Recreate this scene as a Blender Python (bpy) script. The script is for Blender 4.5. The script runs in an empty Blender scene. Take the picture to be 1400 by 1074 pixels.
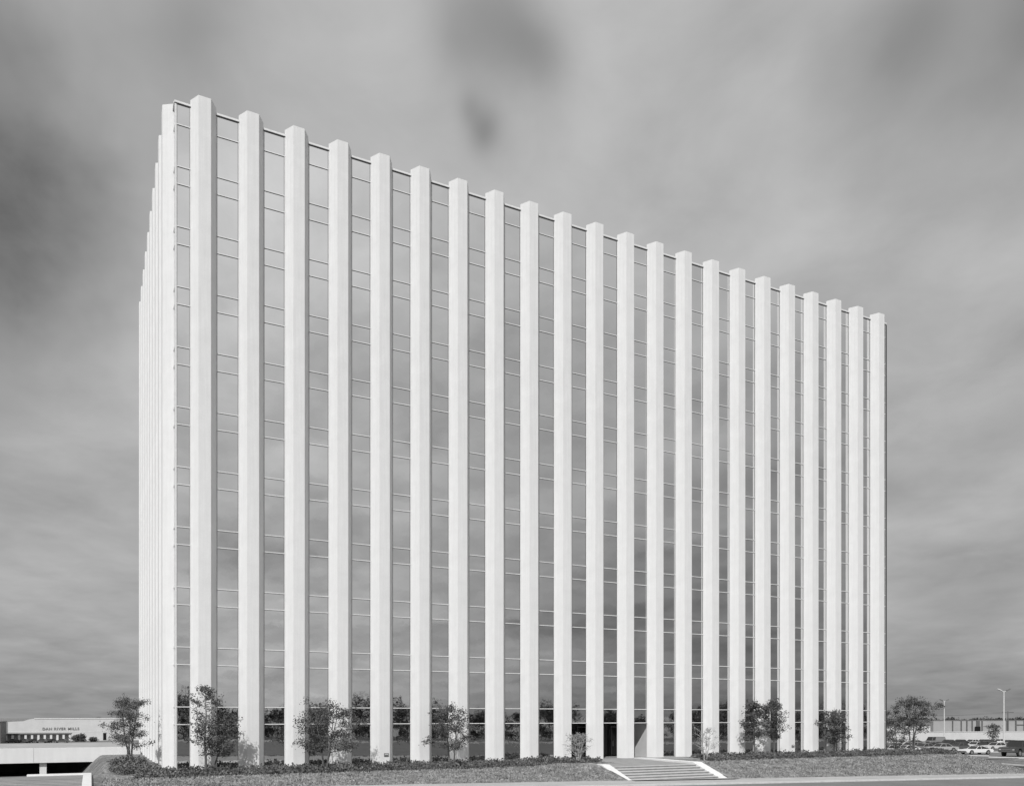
import bpy, bmesh, math, random
import numpy as np
from mathutils import Vector, Matrix

# ------------------------------------------------------------------ basics
# world frame: x runs along the long facade, y runs into the building, z up, plaza at z = 0
F, CX, HY, AL, ZC = 1094.2, 648.4, 979.9, math.radians(25.625), 3.36
CA, SA = math.cos(AL), math.sin(AL)
scene = bpy.context.scene
COL = scene.collection
rnd = random.Random(7)

def at(px, Z):
    """ground plan position of something seen in column px of the photo at a distance Z"""
    t = (px - CX) / F
    X = t * Z
    return (X * CA + Z * SA, Z * CA - X * SA)

# ------------------------------------------------------------------ materials
def mat(name, v, rough=0.8, metal=0.0, noise=None, bump=None, spec=0.5, streak=None):
    """grey procedural material; noise=(scale, low, high) multiplies the colour, bump=(scale, strength)"""
    m = bpy.data.materials.new(name); m.use_nodes = True
    nt = m.node_tree; N = nt.nodes; L = nt.links
    b = N['Principled BSDF']
    b.inputs['Base Color'].default_value = (v, v, v, 1)
    b.inputs['Roughness'].default_value = rough
    b.inputs['Metallic'].default_value = metal
    b.inputs['Specular IOR Level'].default_value = spec
    tc = N.new('ShaderNodeTexCoord')
    if noise:
        last = None
        specs = noise if isinstance(noise, list) else [noise]
        for sp in specs:
            sc, lo, hi = sp[:3]
            st = sp[3] if len(sp) > 3 else (1, 1, 1)
            mp = N.new('ShaderNodeMapping'); mp.inputs['Scale'].default_value = st
            L.new(tc.outputs['Object'], mp.inputs['Vector'])
            n = N.new('ShaderNodeTexNoise'); n.inputs['Scale'].default_value = sc
            n.inputs['Detail'].default_value = 5; n.inputs['Roughness'].default_value = .6
            L.new(mp.outputs[0], n.inputs['Vector'])
            r = N.new('ShaderNodeMapRange'); r.inputs['From Min'].default_value = .3; r.inputs['From Max'].default_value = .7
            r.inputs['To Min'].default_value = lo; r.inputs['To Max'].default_value = hi
            L.new(n.outputs['Fac'], r.inputs['Value'])
            if last is None:
                mu = N.new('ShaderNodeMath'); mu.operation = 'MULTIPLY'; mu.inputs[1].default_value = v
                L.new(r.outputs[0], mu.inputs[0])
            else:
                mu = N.new('ShaderNodeMath'); mu.operation = 'MULTIPLY'
                L.new(r.outputs[0], mu.inputs[0]); L.new(last, mu.inputs[1])
            last = mu.outputs[0]
        L.new(last, b.inputs['Base Color'])
    if bump:
        n = N.new('ShaderNodeTexNoise'); n.inputs['Scale'].default_value = bump[0]; n.inputs['Detail'].default_value = 4
        L.new(tc.outputs['Object'], n.inputs['Vector'])
        bp = N.new('ShaderNodeBump'); bp.inputs['Strength'].default_value = bump[1]
        bp.inputs['Distance'].default_value = bump[2] if len(bump) > 2 else .1
        L.new(n.outputs['Fac'], bp.inputs['Height']); L.new(bp.outputs[0], b.inputs['Normal'])
    return m

M = {}
M['concrete'] = mat('cast_concrete', .76, .9, noise=[(1.1, .955, 1.02), (1.0, .95, 1.02, (6, 6, .22)), (14, .97, 1.02)], bump=(30, .15, .01), spec=.2)
M['glass'] = mat('mirror_glass', .755, .015, 1.0, noise=(.35, .97, 1.03), bump=(.9, .03, .06))
M['dark_glass'] = mat('dark_glass', .012, .08, spec=.35)
M['alu'] = mat('pale_aluminium', .74, .45, noise=(8, .9, 1.05))
M['dark_parts_shade'] = mat('dark_parts_and_shade', .05, .7)  # dark core and mullion, also the strips that stand in for shade
M['roofing'] = mat('gravel_roofing', .35, .95, noise=(3, .8, 1.2))
M['plaster'] = mat('recess_plaster', .62, .9, noise=(2, .95, 1.04))
M['plaza'] = mat('brushed_plaza_concrete', .3, .9, noise=[(1.6, .82, 1.12), (12, .92, 1.06)], bump=(25, .2, .01))
M['steps'] = mat('step_concrete', .5, .9, noise=[(2.5, .85, 1.08), (20, .94, 1.05)])
M['walk'] = mat('sidewalk_concrete', .42, .9, noise=[(.6, .85, 1.1), (9, .92, 1.06)], bump=(30, .2, .01))
M['asphalt'] = mat('asphalt', .17, .9, noise=[(.25, .85, 1.15), (6, .9, 1.1)], bump=(60, .25, .01))
M['asphalt_dark'] = mat('fresh_asphalt', .06, .9, noise=[(.3, .85, 1.2), (6, .9, 1.1)], bump=(60, .25, .01))
M['kerb'] = mat('kerb_concrete', .62, .9, noise=(3, .85, 1.08))
M['paving'] = mat('ribbed_dark_paving', .19, .9, noise=[(1.5, .85, 1.15), (9, .9, 1.1)])
M['deck'] = mat('deck_concrete', .42, .9, noise=[(.4, .85, 1.1), (5, .93, 1.05)])
M['white_wall'] = mat('painted_white_concrete', .74, .85, noise=[(.8, .95, 1.03), (1.1, .95, 1.02, (2, 2, .2))])
M['grey_wall'] = mat('grey_metal_siding', .16, .7, noise=(1.2, .85, 1.1))
M['tan_wall'] = mat('light_masonry', .62, .9, noise=[(.4, .93, 1.05), (5, .96, 1.03)])
M['far_wall'] = mat('far_light_panel', .36, .9, noise=(.3, .92, 1.06))
M['far_dark'] = mat('far_dark_pilaster', .12, .9, noise=(.6, .85, 1.1))
M['letters'] = mat('sign_letters', .22, .6, noise=(3, .9, 1.1))
M['pole'] = mat('galvanised_pole', .62, .5, noise=(2, .9, 1.06))
M['lamp'] = mat('lamp_housing', .16, .5, noise=(4, .9, 1.1))
M['lamp_pale'] = mat('lamp_housing_pale', .55, .5, noise=(4, .9, 1.1))
M['wood'] = mat('weathered_timber_pole', .1, .9, noise=(5, .8, 1.2))
M['bark'] = mat('bark', .13, .95, noise=(12, .7, 1.3))
M['twig'] = mat('pale_twig_bark', .42, .95, noise=(12, .8, 1.2))
M['under'] = mat('shaded_garage_concrete', .12, .95, noise=(.7, .6, 1.3))  # shade of the open level under the deck is put into this colour
M['tyre'] = mat('tyre_rubber', .025, .85, noise=(20, .85, 1.2))
M['rim'] = mat('wheel_rim', .5, .3, .7, noise=(20, .9, 1.05))
M['chrome'] = mat('chrome_trim', .65, .15, 1.0, noise=(10, .9, 1.05))
M['car_glass'] = mat('car_window', .03, .06, noise=(3, .9, 1.1))
M['lens'] = mat('headlamp_lens', .6, .15, noise=(10, .9, 1.05))

def leaf_mat(name, v, lo=.55, hi=1.5, sc=2.2):
    m = mat(name, v, .75, noise=[(sc, lo, hi), (9, .75, 1.25)], spec=.3)
    b = m.node_tree.nodes['Principled BSDF']
    b.inputs['Transmission Weight'].default_value = 0
    return m
M['leaf'] = leaf_mat('small_oak_leaf', .10)
M['leaf_mid'] = leaf_mat('olive_leaf', .135)
M['leaf_pale'] = leaf_mat('dry_pale_leaf', .28)
M['hedge'] = leaf_mat('hedge_leaf', .12, .45, 1.9, 1.4)
M['wood_leaf'] = leaf_mat('woodland_leaf', .028, .5, 1.6, .25)

def lawn_mat():
    m = mat('dormant_lawn', .215, .95, noise=[(.12, .8, 1.2), (.8, .72, 1.25), (3.2, .55, 1.5), (10, .6, 1.45)], bump=(5, .9, .25), spec=.1)
    return m
M['lawn'] = lawn_mat()
def mix_far(m):
    """drier, smoother tone for ground beyond the site (a real change of ground cover with its own ragged outline)"""
    return m
PAINT = {}
def paint(v):
    if v not in PAINT:
        PAINT[v] = mat('car_paint_%02d' % int(v * 100), v, .28, noise=(3, .95, 1.05), spec=.5)
    return PAINT[v]

# ------------------------------------------------------------------ mesh helpers
class MB:
    def __init__(s): s.v = []; s.f = []
    def add(s, vs, fs):
        o = len(s.v); s.v += [tuple(p) for p in vs]; s.f += [tuple(i + o for i in f) for f in fs]; return s
    def box(s, x0, x1, y0, y1, z0, z1):
        return s.add([(x0,y0,z0),(x1,y0,z0),(x1,y1,z0),(x0,y1,z0),(x0,y0,z1),(x1,y0,z1),(x1,y1,z1),(x0,y1,z1)],
              [(0,3,2,1),(4,5,6,7),(0,1,5,4),(1,2,6,5),(2,3,7,6),(3,0,4,7)])
    def prism(s, poly, z0, z1):
        """poly counter-clockwise in x,y"""
        n = len(poly)
        return s.add([(x,y,z0) for x,y in poly] + [(x,y,z1) for x,y in poly],
              [tuple(range(n-1,-1,-1)), tuple(range(n,2*n))] + [(i,(i+1)%n,n+(i+1)%n,n+i) for i in range(n)])
    def side(s, poly, y0, y1):
        """poly given in x,z and pushed along y"""
        n = len(poly)
        return s.add([(x,y0,z) for x,z in poly] + [(x,y1,z) for x,z in poly],
              [tuple(range(n)), tuple(range(2*n-1,n-1,-1))] + [(i,n+i,n+(i+1)%n,(i+1)%n) for i in range(n)])
    def tube(s, pts, rads, n=6):
        pts = [Vector(p) for p in pts]; o = len(s.v)
        for i, p in enumerate(pts):
            d = (pts[min(i+1,len(pts)-1)] - pts[max(i-1,0)]).normalized()
            a = d.orthogonal().normalized() if abs(d.z) < .9 else Vector((1,0,0)); a = (a - d*a.dot(d)).normalized(); b = d.cross(a)
            for k in range(n):
                q = 2*math.pi*k/n
                s.v.append(tuple(p + (a*math.cos(q) + b*math.sin(q))*rads[i]))
        for i in range(len(pts)-1):
            for k in range(n):
                s.f.append((o+i*n+k, o+i*n+(k+1)%n, o+(i+1)*n+(k+1)%n, o+(i+1)*n+k))
        s.f.append(tuple(o+k for k in range(n-1,-1,-1))); s.f.append(tuple(o+(len(pts)-1)*n+k for k in range(n)))
        return s
    def cyl_y(s, cx, cz, r, y0, y1, n=14):
        o = len(s.v)
        for y in (y0, y1):
            for k in range(n):
                q = 2*math.pi*k/n; s.v.append((cx + r*math.cos(q), y, cz + r*math.sin(q)))
        for k in range(n): s.f.append((o+k, o+(k+1)%n, o+n+(k+1)%n, o+n+k))
        s.f.append(tuple(o+k for k in range(n-1,-1,-1))); s.f.append(tuple(o+n+k for k in range(n)))
        return s
    def build(s, name, m, parent=None, bevel=0, smooth=False):
        me = bpy.data.meshes.new(name); me.from_pydata(s.v, [], s.f); me.update()
        bm = bmesh.new(); bm.from_mesh(me)
        bmesh.ops.recalc_face_normals(bm, faces=bm.faces)
        if bevel: bmesh.ops.bevel(bm, geom=list(bm.edges), offset=bevel, segments=2, affect='EDGES', clamp_overlap=True)
        bm.to_mesh(me); bm.free()
        if smooth:
            for p in me.polygons: p.use_smooth = True
        me.materials.append(m)
        o = bpy.data.objects.new(name, me); COL.objects.link(o)
        if parent is not None: o.parent = parent
        return o

def tag(o, label=None, cat=None, group=None, kind=None):
    if label: o['label'] = label
    if cat: o['category'] = cat
    if group: o['group'] = group
    if kind: o['kind'] = kind
    return o
def empty(name, loc=(0,0,0), rz=0, **k):
    o = bpy.data.objects.new(name, None); COL.objects.link(o); o.location = loc; o.rotation_euler = (0,0,rz); o.empty_display_size = .3
    return tag(o, **k)
def copy_tree(o, parent=None):
    c = o.copy(); COL.objects.link(c)
    if parent is not None: c.parent = parent
    for ch in list(o.children): copy_tree(ch, c)
    return c
def np_mesh(name, verts, nper, m, parent=None):
    """many separate polygons with nper corners each, straight from a numpy array"""
    n = len(verts); nf = n // nper
    me = bpy.data.meshes.new(name)
    me.vertices.add(n); me.vertices.foreach_set('co', np.asarray(verts, dtype=np.float32).ravel())
    me.loops.add(n); me.loops.foreach_set('vertex_index', np.arange(n, dtype=np.int32))
    me.polygons.add(nf); me.polygons.foreach_set('loop_start', np.arange(0, n, nper, dtype=np.int32))
    me.update(calc_edges=True); me.materials.append(m)
    o = bpy.data.objects.new(name, me); COL.objects.link(o)
    if parent is not None: o.parent = parent
    return o

# ------------------------------------------------------------------ terrain
def ss(x, a, b):
    t = np.clip((x - a) / (b - a), 0, 1); return t*t*(3 - 2*t)
def lin(x, a, b): return np.clip((x - a) / (b - a), 0, 1)
def H(u, D):
    u = np.asarray(u, float); D = np.asarray(D, float)
    r = -1.05 - .0194 * (np.clip(u, -60, 110) - 42)
    Zd = u*SA + D*CA
    lot = np.interp(Zd, [60, 90, 122, 200, 260], [-1.75, -1.85, -2.35, -3.6, -4.1])
    lotw = ss(D, 50, 62)
    out_r = r*(1 - lotw) + lot*lotw
    # left side: paving level, then the sunken garage court, then the low lot far behind
    pav = r + (-.2 - r) * lin(D, 41, 44)
    pit = -3.2 - 2.3*ss(D, 150, 300)
    out_l = pav + (pit - pav) * lin(D, 54.55, 55.0)
    plate = -.27 + .25 * lin(D, 50.8, 53.2)
    slope = lin(D, 42.75, 50.4)
    slope = slope*.75 + .25*ss(D, 42.75, 50.4)
    site = r + (plate - r) * slope
    nearst = np.exp(-(np.maximum(0, np.abs(u - 36.45) - 4.4)/2.2)**2)
    bank = r + (.03 - r)*lin(D, 43.1, 46.5)
    bank = np.where(D > 46.5, .03 - .05*lin(D, 47, 50), bank)
    site = site*(1 - nearst) + np.maximum(site, bank)*nearst
    mound = .62 * np.exp(-((u - 2.1)/1.7)**2 - ((D - 58.5)/5.5)**2) * ss(D, 50, 56)
    site = site + mound
    wr = 1 - ss(u, 76.5, 83 + .12*(D - 45))
    wback = 1 - ss(D, 90, 100)
    side_l = np.where(D > 55, lin(u, -2.2, .9), lin(u, -.1, 2.4))
    side_l = side_l*.6 + .4*side_l*side_l*(3 - 2*side_l)
    left_mask = (u < 30)
    z = np.where(left_mask, out_l + (site - out_l)*side_l, out_r + (site - out_r)*wr)
    far = np.where(u < 60, -3.2 - 2.3*ss(D, 150, 300), lot)
    far = (-3.2 - 2.3*ss(D, 150, 300))*(1 - ss(u, 20, 80)) + lot*ss(u, 20, 80)
    z = np.where((u > -60) | (D < 55), z*wback + far*(1 - wback), far)
    # cut for the stairs and plaza
    cut = (u > 32.15) & (u < 40.75) & (D > 42) & ((D < 49.5) | ((u > 35.4) & (D < 54)))
    z = np.where(cut, np.minimum(z, r - .06), z)
    return z
def hz(u, D): return float(H(u, D))

def grid(name, us, Ds, m, dz=0.0, label=None):
    us = np.array(us); Ds = np.array(Ds)
    U, V = np.meshgrid(us, Ds); Z = H(U, V) + dz
    nu, nd = len(us), len(Ds)
    verts = np.stack([U, V, Z], -1).reshape(-1, 3)
    faces = [(j*nu+i, j*nu+i+1, (j+1)*nu+i+1, (j+1)*nu+i) for j in range(nd-1) for i in range(nu-1)]
    me = bpy.data.meshes.new(name); me.from_pydata(verts.tolist(), [], faces); me.update()
    for p in me.polygons: p.use_smooth = True
    me.materials.append(m)
    o = bpy.data.objects.new(name, me); COL.objects.link(o); o['kind'] = 'structure'
    return o
def ax(*segs):
    out = []
    for a, b, st in segs: out += list(np.arange(a, b - 1e-6, st))
    out.append(segs[-1][1]); return sorted(set(round(float(x), 3) for x in out))
US = ax((-8000,-1000,1000), (-1000,-200,100), (-200,-60,20), (-60,-14,4), (-14,-4,1), (-4,5,.2), (5,30.9,.8), (30.9,41.9,.1), (41.9,76,.8), (76,100,.6), (100,200,6), (200,500,25), (500,1000,100), (1000,8000,1000))
DS = ax((-8000,-1000,1000), (-1000,-200,100), (-200,0,20), (0,36,4), (36,54,.4), (54,55.4,.1), (55.4,66,.4), (66,120,3), (120,320,12), (320,1000,85), (1000,8000,1000))
ground = grid('ground', US, DS, M['lawn'])
grid('road', ax((-60,-10,5),(-10,140,2)), [27.5, 30, 33, 36, 39.2], M['asphalt'], .02)
grid('sidewalk', ax((-60,-10,5),(-10,31.6,1),(31.6,41.4,.7),(41.4,78,1.5)), [39.45, 40.5, 41.6, 42.72], M['walk'], .10)
# kerb between road and sidewalk
kb = MB()
ks = ax((-60,140,4))
for a, b in zip(ks[:-1], ks[1:]):
    za, zb = hz(a, 39.3), hz(b, 39.3)
    kb.add([(a,39.2,za-.1),(b,39.2,zb-.1),(b,39.45,zb-.1),(a,39.45,za-.1),(a,39.2,za+.12),(b,39.2,zb+.12),(b,39.45,zb+.12),(a,39.45,za+.12)],
           [(0,3,2,1),(4,5,6,7),(0,1,5,4),(2,3,7,6)])
tag(kb.build('kerb', M['kerb']), kind='structure')
grid('driveway', ax((80,96,1)), ax((39.25,44,1),(44,64,1)), M['asphalt_dark'], .05)
grid('parking_lot', ax((86,120,2),(120,240,6),(240,420,20)), ax((64,120,3),(120,230,8),(230,330,20)), M['asphalt'], .06)

# ------------------------------------------------------------------ office building
U0, SP, W, DU, DN = 6.2625, 3.05, .7765, .4208, .6913
DF = 54.028; DG = DF + DN                      # front plane of the columns, plane of the glass
UG = 4.93; UR = 72.15; DB = 85.3               # left, right and rear glass planes
HT, HR = 43.32, 42.98                          # column top, roof edge
ZL = []
for k in range(10):
    a = 42.165 - 3.868*(k + .862)
    ZL += [38.81 - 3.864*k, 38.81 - 3.864*k - 1.135]
ZL = [41.5] + ZL
tower = empty('office_building', (38.5, DG, 0))
tag(tower, 'tall white office tower of tapered concrete columns with mirrored glass between them', 'office tower')
TI = Matrix.Translation((-38.5, -DG, 0))
def tp(mb, name, m, parent=None, **k):
    mb.v = [(x-38.5, y-DG, z) for x, y, z in mb.v]
    return mb.build(name, m, parent if parent is not None else tower, **k)

# one column, modelled at its own origin (middle of its back edge)
cp = [(-W/2-DU, .05), (-W/2-DU, 0), (-W/2, -DN), (W/2, -DN), (W/2+DU, 0), (W/2+DU, .05)]
cm = MB().prism(cp, -.5, HT)
col0 = cm.build('column', M['concrete'], tower, bevel=.012)
def put_col(o, x, y, rz):
    o.location = (x-38.5, y-DG, 0); o.rotation_euler = (0,0,rz)
put_col(col0, U0 + W/2, DG, 0)
for i in range(1, 22):
    c = col0.copy(); COL.objects.link(c); c.parent = tower; put_col(c, U0 + W/2 + SP*i, DG, 0)
LD0 = 55.93
for j in range(10):
    c = col0.copy(); COL.objects.link(c); c.parent = tower; put_col(c, UG, LD0 + W/2 + SP*j - .02, -math.pi/2)
for j in range(9):
    c = col0.copy(); COL.objects.link(c); c.parent = tower; put_col(c, UR, LD0 + W/2 + SP*(j+1) - .3, math.pi/2)

# core block, roof
tp(MB().box(UG+.12, UR-.12, DG+3.6, DB-.12, -.5, HR-.25), 'core', M['dark_parts_shade'])
cb = MB().box(UG+.12, 34.9, DG+.12, DG+3.58, -.5, HR-.25); cb.box(44.2, UR-.12, DG+.12, DG+3.58, -.5, HR-.25)
cb.box(34.9, 44.2, DG+.12, DG+3.58, 3.05, HR-.25)
tp(cb, 'core', M['dark_parts_shade'])
tp(MB().box(UG+.06, UR-.06, DG+.06, DB-.06, HR-.24, HR-.03), 'roof', M['roofing'])
rc = MB()
rc.box(UG-.07, UR+.07, DG-.07, DG+.05, HR-.13, HR); rc.box(UG-.1, UG+.05, DG+.06, DB, HR-.13, HR)
rc.box(UR-.05, UR+.1, DG+.06, DB, HR-.13, HR)
tp(rc, 'roof_edge', M['alu'])
tp(MB().box(UG-.05, UR+.05, DG-.045, DG+.03, HR-.19, HR-.133), 'roof_edge_shade', M['dark_parts_shade'])  # dark strip painted in as the shade below the roof edge
cmu = MB().box(UG-.05, UG+.05, DG-.05, DG+.05, -.3, HR-.2)
tp(cmu, 'corner_mullion', M['alu'])
tp(MB().box(UR-.05, UR+.08, DG-.08, DG+.05, -.3, HR-.2), 'corner_mullion', M['dark_parts_shade'])

def strip(x0, x1, zbot, fx0, fx1):
    """one bay of curtain wall on the long face: x0..x1 glass, fx0..fx1 the part that shows"""
    g = tp(MB().box(x0, x1, DG, DG+.05, zbot, HR-.2), 'window', M['glass'])
    f = MB()
    for z in ZL:
        if z < zbot - .02: continue
        f.box(fx0-.02, fx1+.02, DG-.045, DG-.002, z-.03, z+.026)
    for x in (fx0, fx1-.04):
        f.box(x, x+.04, DG-.03, DG-.002, zbot, HR-.21)
    fr = tp(f, 'frame', M['alu'], g)
    s2 = MB()
    for z in ZL:
        if z < zbot - .02: continue
        s2.box(fx0+.04, fx1-.04, DG-.02, DG-.003, z-.055, z-.032)
    for x in (fx0+.041, fx1-.061): s2.box(x, x+.02, DG-.019, DG-.004, zbot, HR-.21)
    tp(s2, 'bar_shade', M['dark_parts_shade'], g)  # dark strips standing in for the shadow under each bar, joined at the sides
cent = [U0 + W/2 + SP*i for i in range(22)]
hb = W/2 + DU
OPEN = (9, 10, 11)
strip(UG+.06, cent[0], -.2, UG+.06, cent[0]-hb)
for i in range(21):
    strip(cent[i]+.001, cent[i+1]-.001, 2.92-.04 if i in OPEN else -.2, cent[i]+hb, cent[i+1]-hb)
strip(cent[21]+.001, UR-.06, -.2, cent[21]+hb, UR-.06)
def sstrip(u, d0, d1, f0, f1, sgn):
    g = tp(MB().box(min(u, u+.05*sgn), max(u, u+.05*sgn), d0, d1, -.2, HR-.2), 'window', M['glass'])
    f = MB()
    for z in ZL:
        a, b = sorted((u-.055*sgn, u-.002*sgn)); f.box(a, b, f0, f1, z-.03, z+.026)
    a, b = sorted((u-.03*sgn, u-.003*sgn)); f.box(a, b, f0+.01, f0+.05, -.2, HR-.21)
    f.box(a, b, f1-.05, f1-.01, -.2, HR-.21)
    tp(f, 'frame', M['alu'], g)
prev = DG + .06
for j in range(10):
    c = LD0 + W/2 + SP*j - .02
    sstrip(UG, prev, c - .001, prev + (hb if j else .02), c - hb, 1)
    prev = c + .001
tp(MB().box(UG, UG+.05, prev, DB, -.2, HR-.2), 'window', M['glass'])
sstrip(UR, DG+.06, DB, DG+.06, DB, -1)
tp(MB().box(UG+.06, UR-.06, DB, DB+.05, -.2, HR-.2), 'window', M['glass'])

# entrance recess behind three open bays
WU = 42.62
tp(MB().box(WU, WU+.2, DG+.055, DG+3.5, -.2, 2.95), 'recess_wall', M['plaster'])
tp(MB().box(34.72, 34.9, DG+.055, DG+3.5, -.2, 2.95), 'recess_wall', M['plaster'])
tp(MB().box(34.9, WU, DG+.055, DG+3.55, 2.9, 3.0), 'soffit', M['plaster'])
tp(MB().box(34.9, WU, DG+2.95, DG+3.0, 0, 2.9), 'glass_screen', M['dark_glass'])
for k in range(4):
    x0 = 35.6 + 1.75*k
    fr = MB(); fr.box(x0-.05, x0, DG+2.86, DG+2.94, 0, 2.5); fr.box(x0+1.0, x0+1.05, DG+2.86, DG+2.94, 0, 2.5); fr.box(x0-.05, x0+1.05, DG+2.86, DG+2.94, 2.5, 2.56)
    d = tp(fr, 'door', M['lamp'])
    tp(MB().tube([(x0+.12, DG+2.8, .85), (x0+.12, DG+2.8, 1.35)], [.015, .015]), 'handle', M['alu'], d)
# small metal cover plates low on two columns
for i in (4, 17):
    c = cent[i] + .12
    p = tp(MB().box(c-.17, c+.17, DF-.05, DF-.012, .58, .82), 'cover_plate', M['lamp'], bevel=.01)
    tp(MB().box(c-.12, c+.12, DF-.06, DF-.051, .72, .77), 'plate_lip', M['alu'], p)

# ------------------------------------------------------------------ plaza, stairs
PB = MB()
PB.box(32.7, 35.19, 46.12, 49.7, -1.3, -.075)
PB.add([(35.2,46.12,-1.3),(40.1,46.12,-1.3),(40.1,53.4,-1.3),(35.2,53.4,-1.3),(35.2,46.12,-.088),(40.1,46.12,-.088),(40.1,53.4,-.01),(35.2,53.4,-.01)],
       [(0,3,2,1),(4,5,6,7),(0,1,5,4),(1,2,6,5),(2,3,7,6),(3,0,4,7)])
PB.box(35.2, 45.2, 53.4, DG+3.5, -.6, -.006)
PB.box(40.93, 45.2, 51.3, 53.4, -.6, -.012)
tag(PB.build('plaza', M['plaza']), kind='structure')
st = empty('stairs', (36.4, 44.8, -1))
tag(st, 'broad flight of shallow concrete steps rising to the tower entrance', 'stairs')
rise = (.95 - .08)/6
for k in range(6):
    d0 = 43.7 + .46*k
    z1 = -.95 + rise*(k+1)
    tb = MB().box(32.7-36.4, 40.1-36.4, d0-44.8, (d0+.46 if k < 5 else 46.3)-44.8, -1.5+1, z1+1-.045)
    tb.box(32.7-36.4, 40.1-36.4, d0-.07-44.8, (d0+.455 if k < 5 else 46.3)-44.8, z1+1-.044, z1+1)
    tb.build('step', M['steps'], st)
for x0, x1 in ((32.0, 32.69), (40.11, 40.9)):
    y0, y1, y2 = 43.35, 46.3, (46.9 if x0 < 35 else 53.38)
    zb, zt = -1.0, .07
    pts = [(y0,-1.6),(y0,zb+.02),(y1,zt),(y2,zt),(y2,-1.6)]
    m = MB().add([(x0-36.4,y-44.8,z+1) for y,z in pts]+[(x1-36.4,y-44.8,z+1) for y,z in pts],
                 [(4,3,2,1,0),(5,6,7,8,9)]+[(i,(i+1)%5,5+(i+1)%5,5+i) for i in range(5)])
    m.build('cheek_wall', M['white_wall'], st, bevel=.012)
lm = MB()
lm.add([(30.8,42.74,hz(31,42.7)+.10),(42.2,42.74,hz(42,42.7)+.10),(41.2,43.72,-.955),(31.6,43.72,-.955),(41.2,44.2,-.955),(31.6,44.2,-.955)],[(0,1,2,3),(3,2,4,5)])
tag(lm.build('landing', M['walk']), kind='structure')

# ------------------------------------------------------------------ plants
def leaves(points, size, rng, up=.3, aspect=.5):
    """leaf-sized quads round each point (array n x 3)"""
    n = len(points); P = np.asarray(points)
    d = rng.normal(size=(n, 3)); d[:, 2] += up; d /= np.linalg.norm(d, axis=1)[:, None]
    e = rng.normal(size=(n, 3)); e -= d*(e*d).sum(1)[:, None]; e /= np.linalg.norm(e, axis=1)[:, None]
    s = size*rng.uniform(.6, 1.3, size=(n, 1))
    d = d*s; e = e*s*aspect
    q = np.stack([P - e*.3, P + d*.5 - e, P + d, P + d*.5 + e], 1)
    return q.reshape(-1, 3)

def make_tree(px, Z, label, top, cw, base_frac, seed, stems=2, nleaf=3200, lsize=.11, lm='leaf', bark='bark', lean=0.0, cat='tree', group=None, name='young_tree', spread=1.0, clump=.2, oz=0, twigs=5, squash=1.0):
    """top: height of the crown top above the plaza; cw: crown width"""
    u, D = at(px, Z); z0 = hz(u, D) + oz - .05
    t = empty(name, (u, D, z0)); tag(t, label, cat, group)
    rng = np.random.default_rng(seed); r = random.Random(seed)
    h = top - z0; cb = h*base_frac
    tm = MB(); tips = []
    ax_ = Vector((CA, -SA, 0))         # across the view, for the lean
    for s in range(stems):
        an = 2*math.pi*(s + r.random()*.6)/max(stems,1)
        off = Vector((math.cos(an), math.sin(an), 0))*(.12 if stems > 1 else 0)
        out = Vector((math.cos(an), math.sin(an), 0))*cw*.16*(1 if stems > 1 else .1) + ax_*lean
        pts = [off]; n = 6
        for k in range(1, n+1):
            f = k/n
            pts.append(off + Vector((0,0,h*.88*f)) + out*f**1.3 + Vector((r.uniform(-1,1), r.uniform(-1,1), 0))*.05*h*.3)
        rad = .045*h/4 + .02
        tm.tube(pts, [rad*(1 - .85*k/n) for k in range(n+1)], 6)
        nb = max(9, int(26/stems))
        for b in range(nb):
            f = base_frac*.75 + (1 - base_frac*.75)*((b+.5)/nb)**.95
            k = min(int(f*n), n-1); p0 = pts[k].lerp(pts[k+1], f*n - k) if f < 1 else pts[-1]
            # crown outline: widest at about 45 per cent of its height
            cf = max(0, (f - base_frac*.75)/(1 - base_frac*.75))
            wdt = cw*.5*(math.sin(math.pi*min(1, (.18 + .8*cf)))**.7)*spread
            a = b*2.4 + r.random()*1.0 + s
            L = wdt*r.uniform(.42, 1.22)
            dirv = Vector((math.cos(a), math.sin(a), 0))
            e = p0 + dirv*L + Vector((0,0,L*r.uniform(.12,.75)*squash))
            mid = p0.lerp(e, .5) + Vector((0,0,-.05*L)) + Vector((r.uniform(-1,1), r.uniform(-1,1), r.uniform(-1,1)))*.06*L
            br = rad*(1 - .8*f)*.5 + .006
            tm.tube([p0, mid, e], [br, br*.6, .006], 4)
            for w in range(twigs):
                g = r.uniform(.3, 1.05)
                q0 = p0.lerp(mid, g*2) if g < .5 else mid.lerp(e, min(1, g*2-1))
                q1 = q0 + Vector((r.gauss(0,1), r.gauss(0,1), r.gauss(.3,.8)))*cw*.07
                tm.tube([q0, q1], [.007, .004], 3)
                tips.append(tuple(q1)); tips.append(tuple(q0.lerp(q1,.5)))
            tips.append(tuple(e))
        tips.append(tuple(pts[-1]))
    tm.build('trunk', M[bark], t)
    T = np.array(tips)
    wgt = rng.uniform(.05, 1, len(T))**2.2; wgt /= wgt.sum()
    idx = rng.choice(len(T), nleaf, p=wgt)
    P = T[idx] + rng.normal(size=(nleaf, 3))*clump*.8*np.array([1,1,.7])
    np_mesh('crown', leaves(P, lsize, rng), 4, M[lm], t)
    return t
TG = 'young trees planted in the bed around the tower'
make_tree(177, 53, 'fine-leaved multi-stem tree on the grassy mound at the left corner of the tower', 4.85, 3.1, .22, 11, 3, 9000, .07, 'leaf_mid', group=TG, clump=.17, spread=1.0)
make_tree(281, 50, 'tall loose-crowned young tree before the first broad column of the tower', 5.9, 2.7, .38, 12, 1, 2700, .09, group=TG, clump=.16, squash=.8)
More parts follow.
